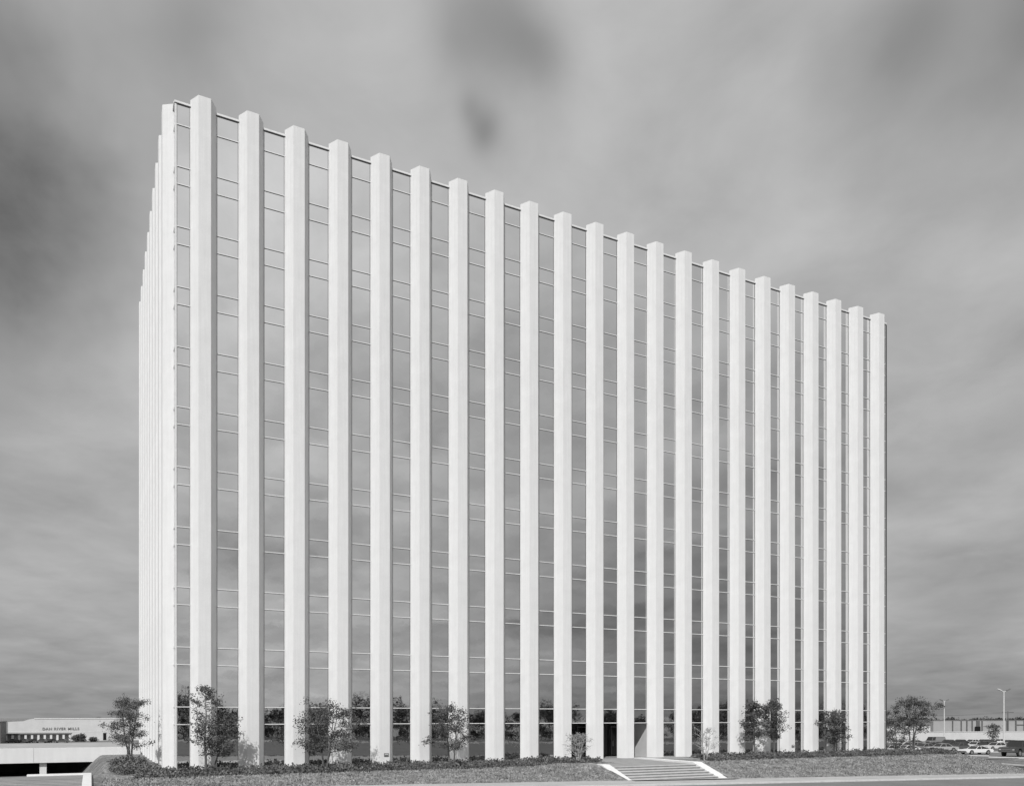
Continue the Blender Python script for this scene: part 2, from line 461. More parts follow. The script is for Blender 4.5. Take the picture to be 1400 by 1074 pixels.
make_tree(291, 50.4, 'young tree leaning right, with a dense low crown over the first wide glass bay', 3.9, 2.4, .36, 13, 1, 3700, .09, group=TG, lean=1.2, clump=.18, squash=.5)
make_tree(444, 53, 'broad young tree on three thin stems, second cluster from the left corner mound', 4.3, 4.6, .34, 14, 3, 7400, .085, group=TG, clump=.2, lean=.1, squash=.7)
make_tree(618, 56.5, 'young tree of two thin stems standing left of the entrance stairs', 4.25, 3.9, .36, 15, 2, 5000, .085, group=TG, clump=.19)
make_tree(791, 60.0, 'small pale twiggy bush in front of the leftmost open entrance bay', 2.25, 1.9, .3, 16, 5, 2600, .05, 'leaf_pale', 'twig', name='twiggy_bush', cat='bush', group='pale twiggy bushes by the entrance', clump=.09, twigs=7)
make_tree(965, 66.0, 'nearly bare pale bush to the right of the entrance stairs', 2.65, 2.2, .3, 17, 3, 800, .06, 'leaf_pale', 'twig', name='twiggy_bush', cat='bush', group='pale twiggy bushes by the entrance', clump=.10, twigs=7)
make_tree(1031, 69.5, 'dark young tree right of the stairs, the left one of a touching pair', 5.1, 2.3, .4, 18, 1, 4200, .105, group=TG, clump=.2)
make_tree(1058, 70.5, 'dark young tree right of the stairs, the right one of a touching pair', 5.3, 2.3, .42, 19, 1, 4000, .105, group=TG, clump=.2)
make_tree(1142, 75.0, 'compact dark tree on forked stems near the right end of the tower', 4.1, 3.0, .33, 20, 3, 5200, .105, group=TG, clump=.2)
make_tree(1247, 80.5, 'wide airy tree just past the right corner of the tower, standing in the hedge', 5.5, 4.4, .38, 21, 3, 7000, .10, 'leaf', group=TG, clump=.2, squash=1.1)
make_tree(1226, 100, 'smaller paler tree half hidden behind the wide airy tree at the right corner', 3.9, 4.6, .4, 22, 2, 2600, .13, 'leaf_mid', group=TG, clump=.24)
make_tree(1358, 215, 'small dark tree before the long white wall, beyond the parked cars', 1.9, 3.6, .25, 23, 1, 900, .28, 'leaf', group=TG, clump=.35)

def hedge(label, path, width, hgt, seed, step=.4, per=70):
    rng = np.random.default_rng(seed); r = random.Random(seed)
    o0 = path[0]
    root = empty('low_hedge', (o0[0], o0[1], hz(*o0))); tag(root, label, 'hedge', 'low hedges planted at the foot of the tower')
    P = []; stem = MB()
    for (a, b) in zip(path[:-1], path[1:]):
        L = math.dist(a, b); n = int(L/step); nx, ny = -(b[1]-a[1])/L, (b[0]-a[0])/L
        for k in range(n):
            for row in (-.5, -.17, .17, .5):
                f = (k + r.random())/n; w = row*width + r.uniform(-.15,.15)
                x = a[0] + (b[0]-a[0])*f + nx*w; y = a[1] + (b[1]-a[1])*f + ny*w
                z = hz(x, y); s = hgt*r.uniform(.55, 1.15)*(1 - .35*abs(row))
                q = rng.normal(size=(per, 3)); q /= np.linalg.norm(q, axis=1)[:, None]
                q *= rng.uniform(.5, 1, (per, 1))
                q[:, 2] = np.abs(q[:, 2])
                P.append(q*np.array([.36, .36, s]) + np.array([x-o0[0], y-o0[1], z-hz(*o0)+.02]))
                if r.random() < .5: stem.tube([(x-o0[0], y-o0[1], z-hz(*o0)-.05), (x-o0[0]+r.uniform(-.1,.1), y-o0[1], z-hz(*o0)+s*.6)], [.02, .01], 4)
    np_mesh('foliage', leaves(np.concatenate(P), .13, rng, up=.9, aspect=.4), 4, M['hedge'], root)
hedge('long low hedge left of the stairs, running to the left corner mound', [(2.6, 51.7), (31.2, 51.7)], 1.9, .52, 31)
hedge('short hedge return climbing the grassy mound at the left corner', [(2.4, 52.2), (2.0, 56.5)], 1.5, .5, 32)
hedge('short hedge run tapering to the left cheek wall of the stairs', [(31.0, 51.6), (34.6, 51.0)], 1.7, .45, 33)
hedge('long low hedge right of the stairs, running past the right corner of the tower', [(45.6, 51.8), (77.2, 51.6)], 1.9, .52, 34)

# short tufts of dry grass over the banks
rg = np.random.default_rng(77)
ng = 110000
gu = rg.uniform(.6, 82, ng); gd = 42.85 + (50.9 - 42.85)*rg.uniform(0, 1, ng)
ok = ~((gu > 31.3) & (gu < 41.5)) & (np.sin(gu*1.7 + 2*np.sin(gd*.9)) + np.sin(gd*2.3 + gu*.6) + rg.normal(size=ng)*1.1 > -.9) & ((gu < 77.5) | (gd > 99))
gu, gd = gu[ok], gd[ok]
gp = np.stack([gu, gd, H(gu, gd) - .01], 1)
M['blade'] = leaf_mat('dry_grass_blade', .29, .6, 1.45, 1.2)
tag(np_mesh('grass', leaves(gp, .13, rg, up=2.2, aspect=.35), 4, M['blade']), 'short dry grass on the banks before the tower', 'grass', kind='stuff')

# ------------------------------------------------------------------ left side: paving, coping, garage deck
pv = MB()
tag(MB().box(-14, -.4, 44.0, 54.19, -.6, -.15).build('paving_bed', M['kerb']), kind='structure')
for k in range(24):
    d = 44.05 + .45*k
    if d + .40 > 54.2: break
    pv.box(-14, -.4, d, d+.34, -.149, -.13 + .005*(k % 2))
for k in range(9):
    pv2 = 44.5 + 1.05*k
    rb_ = tag(MB().box(-14, -.4, pv2, pv2+.07, -.2, -.105).build('paving_rib', M['walk']), kind='structure')
tag(pv.build('terrace_paving', M['paving']), kind='structure')
cw = empty('retaining_wall', (0, 54.2, -.1)); tag(cw, 'low white retaining wall edging the ribbed paving at lower left', 'wall')
MB().box(-3.4, .06, 0, .38, -3.2, .06).build('wall', M['white_wall'], cw, bevel=.015)
MB().box(-.39, .06, -10.6, -.004, -.5, .06).build('side_kerb', M['white_wall'], cw, bevel=.015)
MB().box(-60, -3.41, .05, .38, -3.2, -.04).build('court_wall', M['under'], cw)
dk = empty('parking_deck', (-3.6, 79.4, -3.2)); tag(dk, 'long white parking deck with dark open level beneath it, left of the tower', 'parking deck')
def dp(mb, n, m, par=dk, **k):
    mb.v = [(x+3.6, y-79.4, z+3.2) for x, y, z in mb.v]; return mb.build(n, m, par, **k)
dp(MB().box(-70, 4.15, 79.62, 108, -.55, .3), 'deck_slab', M['deck'])
for k in range(9):
    x1 = 4.15 - 8.6*k
    dp(MB().box(x1-8.585, x1, 79.4, 79.6, -.62, .68), 'parapet', M['white_wall'], bevel=.01)
for x in (-3.75, -14.5, -25.5):
    dp(MB().box(x-.27, x+.27, 79.75, 80.3, -3.3, -.56), 'pillar', M['white_wall'])
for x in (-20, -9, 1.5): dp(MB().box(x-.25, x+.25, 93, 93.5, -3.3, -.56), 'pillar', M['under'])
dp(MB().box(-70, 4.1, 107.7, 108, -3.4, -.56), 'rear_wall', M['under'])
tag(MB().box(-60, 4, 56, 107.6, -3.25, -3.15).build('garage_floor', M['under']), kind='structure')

# ------------------------------------------------------------------ masonry building with the wall lettering
mD = 338
mz = -5.5
mill = empty('mill_building', (-5, mD, mz)); tag(mill, 'long pale windowless building with wall lettering behind the parking deck', 'building')
def mp(mb, n, m, par=mill, **k):
    mb.v = [(x+5, y-mD, z-mz) for x, y, z in mb.v]; return mb.build(n, m, par, **k)
mp(MB().side([(-27.2,mz),(26,mz),(26,2.95),(-18.6,2.95),(-20.6,2.55),(-22.5,1.9),(-27.2,1.65)], mD, mD+40), 'wall', M['tan_wall'])
mp(MB().box(-18.7, 26.1, mD-.15, mD-.005, 2.7, 3.05), 'roof_edge', M['white_wall'])
mp(MB().box(-27.2, 26.0, mD-.06, mD-.004, -2.05, -1.85), 'string_course', M['white_wall'])
mp(MB().box(4.4, 5.5, mD-.1, mD-.004, -5.3, -2.6), 'doorway', M['dark_glass'])
mp(MB().box(2.2, 3.6, mD+6, mD+8, 2.94, 3.6), 'roof_vent', M['lamp'])
def text_mesh(txt):
    cu = bpy.data.curves.new('lettering', 'FONT'); cu.body = txt; cu.size = 1.75; cu.extrude = .06; cu.space_character = 1.22
    cu.align_x = 'LEFT'; cu.align_y = 'CENTER'; cu.offset = .03
    to = bpy.data.objects.new('lettering', cu); COL.objects.link(to); bpy.context.view_layer.update()
    me = bpy.data.meshes.new_from_object(to.evaluated_get(bpy.context.evaluated_depsgraph_get()))
    COL.objects.unlink(to); bpy.data.objects.remove(to); me.name = 'wall_lettering'
    me.materials.clear(); me.materials.append(M['letters'])
    return me, max(v.co.x for v in me.vertices)
words = ['DAN', 'RIVER', 'MILLS']
total = text_mesh(' '.join(words))[1]; sc = 12.3/total
for k, wd in enumerate(words):
    me, mx = text_mesh(wd); end = text_mesh(' '.join(words[:k+1]))[1]
    lo = bpy.data.objects.new('wall_lettering', me); COL.objects.link(lo); lo.parent = mill
    lo.rotation_euler = (math.pi/2, 0, 0); lo.scale = (sc, sc, 1)
    lo.location = (-10.0+5 - 6.15 + (end-mx)*sc, -.12, -.95-mz)
# colonnade
cn = empty('colonnade', (-14.3, mD-14, mz)); tag(cn, 'flat-roofed colonnade of thin columns in front of the pale lettered building', 'colonnade')
cn0 = (-22, mD-14, mz)
MB().box(-38, 8.3, 0, 3.2, 2.85, 3.2).build('canopy_roof', M['lamp'], cn)
MB().box(-38, 8.0, 2.7, 3.0, 0, 2.83).build('rear_wall', M['tan_wall'], cn)
pc = MB().box(-.35, .35, .3, .8, 0, 2.74).build('post', M['white_wall'], cn)
pc.location = (8.0-.4, 0, 0)
for k in range(1, 19):
    c = pc.copy(); COL.objects.link(c); c.parent = cn; c.location = (7.6 - 2.0*k, 0, 0)
# darker siding building at the far left
db = empty('siding_building', (-36, 300, -5.5)); tag(db, 'dark ribbed building cut by the left edge of the photo', 'building')
sd = MB().box(-16, 9.8, 0, 20, 0, 7.3)
for k in range(14): sd.box(9.2 - 1.9*k, 9.5 - 1.9*k, -.15, -.003, 0, 7.2)
sd.build('wall', M['grey_wall'], db)
MB().box(-16.2, 10.0, -.3, 20.2, 7.304, 7.6).build('roof', M['lamp'], db)
MB().tube([(8.8,3,7.6),(8.8,3,8.5)], [.1,.1]).box(8.4,9.2,2.7,3.3,8.5,9.2).build('roof_vent', M['lamp'], db)
for i, (px, w, h, lab) in enumerate([(104, 7, 2.2, 'small dark tree left of the doorway of the pale lettered building'), (112, 5, 3.0, 'taller round dark tree nearest the doorway of the pale lettered building'), (127, 6, 1.4, 'low dark shrub at the doorway of the pale lettered building')]):
    make_tree(px, 290, lab, -5.7 + h, w*.42, .15, 50+i, 1, 700, .4, 'leaf', group='trees before the pale lettered building', clump=.4, name='small_tree')

# ------------------------------------------------------------------ right side: far wall, long building, woods, poles
def facing(px0, px1, Z0, Z1, z0, z1, th=.4):
    a = at(px0, Z0); b = at(px1, Z1)
    return a, b
def wall_between(a, b, z0, z1, th, mb, s0=0., s1=1., off=0.):
    """box whose front runs a->b (fractions s0..s1), standing off metres before the line"""
    A = Vector((a[0], a[1], 0)); B = Vector((b[0], b[1], 0)); d = (B-A); L = d.length; d.normalize(); n = Vector((d.y, -d.x, 0))
    p = [A + d*L*s0 + n*off, A + d*L*s1 + n*off, A + d*L*s1 + n*(off-th), A + d*L*s0 + n*(off-th)]
    mb.add([(q.x,q.y,z0) for q in p] + [(q.x,q.y,z1) for q in p], [(0,3,2,1),(4,5,6,7),(0,1,5,4),(1,2,6,5),(2,3,7,6),(3,0,4,7)])
    return mb
def rel(mb, o):
    mb.v = [(x-o[0], y-o[1], z-o[2]) for x, y, z in mb.v]; return mb
wa, wb = at(1150, 235), at(1470, 265)
wl = empty('boundary_wall', (wa[0], wa[1], -4.2)); tag(wl, 'long plain white wall behind the parking lot', 'wall')
rel(wall_between(wa, wb, -4.3, -1.25, .3, MB()), (wa[0],wa[1],-4.2)).build('wall', M['tan_wall'], wl)
rel(wall_between(wa, wb, -1.249, -1.05, .5, MB(), off=.1), (wa[0],wa[1],-4.2)).build('coping', M['kerb'], wl)
fa, fb = at(1276, 395), at(1480, 405)
fo = (fa[0], fa[1], -4.1)
fbld = empty('warehouse', fo); tag(fbld, 'long low pale building with dark upright bands, beyond the white wall', 'building')
rel(wall_between(fa, fb, -4.2, 1.75, 30, MB()), fo).build('wall', M['far_wall'], fbld)
rel(wall_between(fa, fb, 1.751, 2.0, 30.4, MB(), off=.2), fo).build('roof', M['lamp'], fbld)
def fr(px): return (px-1276)/(1480-1276.)
for p0, p1 in ((1301,1302.2),(1312.5,1313.8),(1320,1321.4),(1327.2,1328.6),(1333.5,1338),(1340.6,1342),(1374.5,1377.2),(1386.5,1388.2),(1398,1400)):
    rel(wall_between(fa, fb, -4.1, 1.7, .3, MB(), fr(p0), fr(p1), .304), fo).build('pilaster', M['far_dark'], fbld)
rel(wall_between(fa, fb, -4.0, -1.2, .3, MB(), fr(1331), fr(1338), .7), fo).build('loading_door', M['dark_glass'], fbld)
rel(wall_between(fa, fb, -.6, -.2, .2, MB(), fr(1388.4), fr(1410), .25), fo).build('window', M['far_dark'], fbld)
# second, nearer low block seen between the tower and the airy tree
ga, gb = at(1196, 330), at(1272, 340); go = (ga[0], ga[1], -4.1)
gbl = empty('low_block', go); tag(gbl, 'low pale flat-roofed block glimpsed behind the wide airy tree', 'building')
rel(wall_between(ga, gb, -4.1, -.1, 14, MB()), go).build('wall', M['tan_wall'], gbl)
rel(wall_between(ga, gb, -.099, .15, 14.4, MB(), off=.2), go).build('roof', M['lamp'], gbl)

def lamp_post(px, Z, top, label, pale):
    u, D = at(px, Z); z = hz(u, D)
    t = empty('street_lamp', (u, D, z), -AL); tag(t, label, 'street lamp', 'tall twin-headed lamps in the parking lot')
    h = top - z
    MB().tube([(0,0,0),(0,0,.6),(0,0,h)], [.22,.15,.1], 8).build('pole', M['pole'], t, smooth=False)
    MB().tube([(0,0,0),(0,0,.5)], [.35,.32], 10).build('base', M['kerb'], t)
    for s in (-1, 1):
        a = MB().tube([(0,0,h-.15),(s*.5,0,h+.1)], [.06,.05], 6).build('arm', M['pole'], t)
        hd = MB().add([(s*.4,-.22,h-.02),(s*1.25,-.2,h+.32),(s*1.25,.2,h+.32),(s*.4,.22,h-.02),(s*.4,-.22,h+.18),(s*1.15,-.18,h+.52),(s*1.15,.18,h+.52),(s*.4,.22,h+.18)],
                 [(0,3,2,1),(4,5,6,7),(0,1,5,4),(1,2,6,5),(2,3,7,6),(3,0,4,7)])
        hd.build('lamp_head', M['lamp_pale'] if (pale and s < 0) else M['lamp'], t, bevel=.03)
lamp_post(1291, 215, 7.75, 'farther and shorter-looking twin-headed lamp post, nearer the tower', False)
lamp_post(1372.5, 150, 8.25, 'taller-looking twin-headed lamp post near the right edge of the photo', True)

def upole(px, Z, top, label):
    u, D = at(px, Z); z = hz(u, D)
    t = empty('utility_pole', (u, D, z), -AL); tag(t, label, 'utility pole', 'wooden utility poles beyond the lot')
    h = top - z
    MB().tube([(0,0,0),(0,0,h)], [.2,.13], 7).build('pole', M['wood'], t)
    ca = MB().box(-2.4, 2.4, -.08, .08, h-.7, h-.5).build('crossarm', M['wood'], t)
    ins = MB()
    for x in (-2.2, -1.1, 1.1, 2.2): ins.tube([(x,0,h-.5),(x,0,h-.25)], [.07,.05], 6)
    ins.build('insulators', M['lamp'], ca)
    return (u, D, z + h - .5)
pa = upole(1378, 330, 5.9, 'wooden utility pole with a crossarm, just behind the taller lamp post')
pb_ = upole(1500, 300, 6.2, 'wooden utility pole outside the right edge of the photo')
pc_ = upole(1205, 345, 5.2, 'wooden utility pole beside the right corner of the tower')
wr_ = empty('power_line', pa); tag(wr_, 'thin power lines strung across the sky behind the lamp posts', 'power line')
for k, dx in enumerate((-2.2, 2.2)):
    wm = MB()
    for p, q in ((pc_, pa), (pa, pb_)):
        pts = []
        for i in range(13):
            f = i/12; pts.append((p[0]+(q[0]-p[0])*f+dx*CA - pa[0], p[1]+(q[1]-p[1])*f-dx*SA - pa[1], p[2]+(q[2]-p[2])*f - 1.2*4*f*(1-f) + .2 - pa[2]))
        wm.tube(pts, [.035]*13, 3)
    wm.build('wire', M['lamp'], wr_)

def woods(name, spots, seed, label, leaf=.45, per=420, trunk=True):
    """a far wood that reads as one mass"""
    rng = np.random.default_rng(seed); P = []; tm = MB()
    for (x, y, w, h) in spots:
        z = hz(x, y)
        nl = 9; cs = rng.normal(size=(nl, 3))*np.array([w*.28, w*.28, h*.17]) + np.array([0, 0, h*.58])
        cs[:, 2] = np.clip(cs[:, 2], h*.12, h*.86); cs[:2, 2] = h*.15
        idx = rng.integers(0, nl, per)
        q = rng.normal(size=(per, 3)); q /= np.linalg.norm(q, axis=1)[:, None]; q *= rng.uniform(.45, 1, (per, 1))
        P.append(cs[idx] + q*np.array([w*.23, w*.23, h*.16]) + np.array([x, y, z]))
        tm.tube([(x, y, z-.2), (x+.2, y, z+h*.6)], [h*.022, h*.01], 5)
    o = np_mesh(name, leaves(np.concatenate(P), leaf, rng, aspect=.6), 4, M['wood_leaf'])
    tag(o, label, 'woods', kind='stuff')
    tag(tm.build(name + '_trunks', M['bark']), 'thin trunks standing under ' + label, 'woods', kind='stuff')
sp = []
for k in range(150):
    px = 1180 + k*2.3; Z = rnd.uniform(470, 620); x, y = at(px, Z); sp.append((x, y, rnd.uniform(5, 9), rnd.uniform(5.2, 7.4) + (1.2 if rnd.random() < .2 else 0)))
woods('distant_wood', sp, 61, 'dark tree line showing over the roof of the far pale building', .7, 260)
sp = []
for k in range(300):
    x = -330 + k*2.2 + rnd.uniform(-3, 4); y = -60 + rnd.uniform(-14, 8)
    sp.append((x, y, rnd.uniform(6, 9), rnd.uniform(6.2, 8.2) + max(0, math.sin(x*.13)+.5*math.sin(x*.37))*2.6))
woods('woodland_behind', sp, 62, 'dark woods across the road, mirrored in the lowest glass', .3, 1000)
grid('back_road', ax((-300,300,20)), [-36, -31, -26], M['asphalt'], .05)
grid('verge', ax((-300,-60,20),(-60,60,6),(60,300,20)), [-62, -54, -45, -36.05], mat('rough_verge', .045, .95, noise=[(.3, .7, 1.3), (2, .7, 1.3)]), .03)
grid('field', ax((-300,-60,20),(-60,60,6),(60,300,20)), [-25.5, -10, 5, 20, 27], mat('rough_field', .05, .95, noise=[(.2, .7, 1.3), (2, .7, 1.3)]), .03)
grid('back_kerb', ax((-300,300,20)), [-25.9, -25.6], M['kerb'], .12)

sg = empty('road_sign', (51, -30.5, hz(51, -30.5))); tag(sg, 'small white roadside sign on a post, mirrored low in a glass bay left of the second tree pair', 'sign')
sg['label'] = 'small blank white roadside sign across the road, seen mirrored in the glass'
MB().tube([(0,0,0),(0,0,2.6)], [.05,.05], 6).build('post', M['pole'], sg)
MB().box(-.55, .55, .06, .1, 1.2, 2.7).build('sign_panel', M['white_wall'], sg, bevel=.01)

# ------------------------------------------------------------------ cars
def arch(cx, r, z0, n=6):
    return [(cx + r*math.cos(math.pi*k/n), z0 + r*math.sin(math.pi*k/n)) for k in range(n, -1, -1)]
def make_car(kind, v):
    """front points to -x; origin on the ground under the middle"""
    root = empty('parked_car' if kind not in ('van', 'pickup') else ('parked_van' if kind == 'van' else 'pickup_truck'))
    L, Wd = {'sedan': (5.3,1.9), 'coupe': (4.9,1.82), 'wagon': (5.3,1.9), 'van': (4.9,2.0), 'pickup': (5.3,2.0)}[kind]
    h2, y2 = L/2, Wd/2
    wx = L*.30; wr = .33 if kind != 'pickup' else .4; zb = .3 if kind not in ('pickup',) else .48
    top = {'sedan': .88, 'coupe': .84, 'wagon': .9, 'van': 1.05, 'pickup': 1.15}[kind]
    hood = {'sedan': .84, 'coupe': .78, 'wagon': .84, 'van': 1.05, 'pickup': 1.12}[kind]
    bot = [(-h2+.08, zb)] + arch(-wx, wr+.07, zb) + arch(wx, wr+.07, zb) + [(h2-.08, zb)]
    up = [(h2, zb+.25), (h2-.02, top-.12), (h2-.15, top-.03), (h2*.45, top), (-h2*.42, top), (-h2*.55, hood+.02), (-h2+.12, hood-.05), (-h2, hood-.2), (-h2, zb+.2)]
    b = MB().side(bot + up, -y2, y2)
    b.build('body', paint(v), root, bevel=.035)
    # greenhouse: glass prism with roof and pillars
    cab = {'sedan': (-.36,-.14,.34,.56,1.38), 'coupe': (-.30,-.04,.30,.82,1.3), 'wagon': (-.36,-.14,.78,.92,1.42), 'van': (-.82,-.62,.9,.96,1.95), 'pickup': (-.38,-.22,.12,.18,1.85)}[kind]
    a0, a1, c1, c0, zt = cab
    x = [q*h2 for q in (a0, a1, c1, c0)]
    yi, yo = y2-.22, y2-.06
    g = MB().add([(x[0],-yo,top-.02),(x[3],-yo,top-.02),(x[3],yo,top-.02),(x[0],yo,top-.02),(x[1],-yi,zt-.05),(x[2],-yi,zt-.05),(x[2],yi,zt-.05),(x[1],yi,zt-.05)],
                 [(0,3,2,1),(4,5,6,7),(0,1,5,4),(1,2,6,5),(2,3,7,6),(3,0,4,7)])
    if kind == 'van':
        g2 = MB().add([(x[0]+1.0,-yo-.02,top-.02),(x[3],-yo-.02,top-.02),(x[3]+.02,yo+.02,top-.02),(x[0]+1.0,yo+.02,top-.02),(x[1]+.9,-yi-.02,zt-.05),(x[2],-yi-.02,zt-.05),(x[2],yi+.02,zt-.05),(x[1]+.9,yi+.02,zt-.05)],
                 [(0,3,2,1),(4,5,6,7),(0,1,5,4),(1,2,6,5),(2,3,7,6),(3,0,4,7)])
        g2.build('side_panel', paint(v), root, bevel=.02)
    g.build('windows', M['car_glass'], root)
    rf = MB().box(x[1]-.03, x[2]+.03, -yi-.02, yi+.02, zt-.06, zt)
    rf.build('roof', paint(v), root, bevel=.025)
    pl = MB()
    for s in (-1, 1):
        for (xa, xb) in ((x[0],x[1]), (x[3],x[2])):
            pl.tube([(xa, s*yo, top-.02), (xb, s*yi, zt-.05)], [.04,.04], 4)
        xm = (x[1]+x[2])/2; pl.tube([(xm, s*(yo+.0), top-.02), (xm, s*(yi+.0), zt-.05)], [.035,.035], 4)
    pl.build('pillars', paint(v), root)
    for xx in (-wx, wx):
        for s in (-1, 1):
            ty = MB().cyl_y(xx, wr, wr, s*(y2-.24), s*(y2-.02), 16).build('wheel', M['tyre'], root)
            MB().cyl_y(xx, wr, wr*.6, s*(y2-.05), s*(y2-.005), 12).build('rim', M['rim'], ty)
    for s in (-1, 1):
        MB().box(s*h2-.1, s*h2+.1, -y2+.03, y2-.03, zb+.08, zb+.22).build('bumper', M['chrome'], root, bevel=.02)
    MB().box(-h2-.03, -h2+.02, -y2+.35, y2-.35, zb+.26, hood-.22).build('grille', M['lamp'], root)
    for s in (-1, 1):
        MB().box(-h2-.04, -h2+.02, s*(y2-.22)-.12, s*(y2-.22)+.12, zb+.27, hood-.24).build('headlight', M['lens'], root, bevel=.02)
    if kind == 'pickup':
        MB().box(h2*.2, h2*.97, -y2+.12, y2-.12, top+.004, top+.02).build('bed_cover', M['lamp'], root)
        MB().tube([(h2*.22,-y2+.15,zt-.1),(h2*.95,-y2+.15,zt-.1)], [.03,.03]).tube([(h2*.22,y2-.15,zt-.1),(h2*.95,y2-.15,zt-.1)], [.03,.03]).tube([(h2*.95,-y2+.15,top),(h2*.95,-y2+.15,zt-.1),(h2*.95,y2-.15,zt-.1),(h2*.95,y2-.15,top)], [.03]*4).build('rack', M['pole'], root)
    return root
PROTO = {}
def car(kind, v, px, Z, rot, label, grp='cars parked in the lot right of the tower'):
    key = (kind, v)
    if key not in PROTO: PROTO[key] = o = make_car(kind, v)
    else: o = copy_tree(PROTO[key])
    u, D = at(px, Z)
    o.location = (u, D, hz(u, D) + .07); o.rotation_euler = (0, 0, -AL + math.radians(rot))
    tag(o, label, {'van': 'van', 'pickup': 'pickup truck'}.get(kind, 'car'), grp)
    return o
car('coupe', .78, 1333.5, 122, 12, 'white fastback coupe alone in the near lane, nose to the left')
pk = car('pickup', .06, 1393, 113, 28, 'large dark pickup truck with a rack at the right edge of the photo')
pk.scale = (1.15, 1.15, 1.22)
car('sedan', .10, 1311, 146, 14, 'dark sedan with bright bumper in the row behind the white coupe')
car('sedan', .74, 1334, 160, 20, 'white sedan partly hidden behind the dark sedan and the coupe')
car('wagon', .05, 1347, 158, 40, 'black station wagon directly behind the tail of the white coupe')
car('sedan', .6, 1362, 150, 10, 'pale sedan between the black wagon and the taller lamp post')
car('van', .22, 1279, 205, 15, 'grey boxy van right of the wide airy tree')
car('sedan', .26, 1263, 140, 16, 'mid-grey sedan half hidden by the hedge end, in front of the grey van')
car('sedan', .4, 1287, 138, 8, 'light grey sedan between the hedge end and the dark sedan')
car('wagon', .3, 1245, 150, 22, 'grey station wagon seen under the wide airy tree')
car('sedan', .10, 1222, 140, 18, 'dark sedan nearest the tower corner, under the airy tree')
car('coupe', .7, 1238, 128, 10, 'white coupe with only its roof showing over the hedge')
car('sedan', .5, 1216, 126, 10, 'pale grey sedan with only its roof over the hedge beside the tower corner')
car('sedan', .05, 1312, 198, 12, 'black sedan in the back row beneath the white wall, left of a white one')
car('sedan', .74, 1329, 200, 16, 'white sedan in the back row beneath the white wall')
car('wagon', .10, 1345, 196, 10, 'dark station wagon in the back row beneath the white wall')
car('wagon', .74, 1360, 205, 10, 'white station wagon in the back row, beside the small dark tree')
car('sedan', .26, 1380, 190, 14, 'grey sedan in the back row, behind the pickup truck')
car('sedan', .05, 1296, 196, 14, 'black sedan in the back row behind the grey van')
car('sedan', .05, 1273, 152, 12, 'black sedan beside the mid-grey one, just past the hedge end')
car('wagon', .05, 1298, 172, 24, 'black station wagon in the middle row, right of the boxy grey van')
car('sedan', .10, 1354, 176, 30, 'dark sedan in the middle row, left of the taller lamp post')
car('coupe', .26, 1250, 195, 14, 'grey coupe in the back row, behind the airy tree')
car('sedan', .6, 1228, 190, 14, 'pale sedan in the back row, left of the grey coupe')
for i, (px, v, lab) in enumerate([(19, .05, 'black car before the colonnade, leftmost of the dark cars there'), (32, .10, 'dark car before the colonnade, second from the left'), (43, .05, 'black car before the middle of the colonnade'),
        (57, .10, 'dark car before the colonnade, below the first letters on the wall'), (69, .05, 'black car before the colonnade, below the middle of the lettering'), (84, .10, 'dark car before the right end of the colonnade')]):
    c = car('sedan', v, px, 276, 8 if i % 2 else 80, lab, 'dark cars before the colonnade')
# parking bumpers / islands
def kerb_strip(name, label, pts, w=.35, h=.16):
    o0 = pts[0]; z0 = hz(*o0)
    mb = MB()
    for a, b in zip(pts[:-1], pts[1:]):
        n = max(1, int(math.dist(a, b)/3)); L = math.dist(a, b); nx, ny = -(b[1]-a[1])/L*w/2, (b[0]-a[0])/L*w/2
        for k in range(n):
            p = (a[0]+(b[0]-a[0])*k/n, a[1]+(b[1]-a[1])*k/n); q = (a[0]+(b[0]-a[0])*(k+1)/n, a[1]+(b[1]-a[1])*(k+1)/n)
            v = []
            for zz in (-.1, h):
                for (x, y, s) in ((p[0],p[1],-1),(q[0],q[1],-1),(q[0],q[1],1),(p[0],p[1],1)):
                    v.append((x+nx*s-o0[0], y+ny*s-o0[1], hz(x,y)+.05+zz-z0))
            mb.add(v, [(0,3,2,1),(4,5,6,7),(0,1,5,4),(1,2,6,5),(2,3,7,6),(3,0,4,7)])
    o = mb.build(name, M['kerb']); o.location = (o0[0], o0[1], z0); tag(o, kind='structure'); return o
kerb_strip('lot_kerb', '', [at(1322, 98), at(1334, 92), at(1348, 92), at(1372, 89), at(1400, 87), at(1480, 84)])
kerb_strip('lot_kerb', '', [at(1304, 116), at(1352, 113)])
kerb_strip('lot_kerb', '', [at(1352, 108), at(1420, 104)])
kerb_strip('lot_kerb', '', [at(1345, 134), at(1370, 132)])

# ------------------------------------------------------------------ sky, sun, camera
SUN_AZ, SUN_EL = math.radians(38), math.radians(41)
sd_ = Vector((-math.sin(SUN_AZ)*math.cos(SUN_EL), -math.cos(SUN_AZ)*math.cos(SUN_EL), math.sin(SUN_EL)))
sl = bpy.data.lights.new('sun', 'SUN'); sl.energy = 3.2; sl.angle = math.radians(.5); sl.color = (1, .995, .985)
so = bpy.data.objects.new('sun', sl); COL.objects.link(so); so.rotation_euler = sd_.to_track_quat('Z', 'Y').to_euler(); so.location = sd_*200

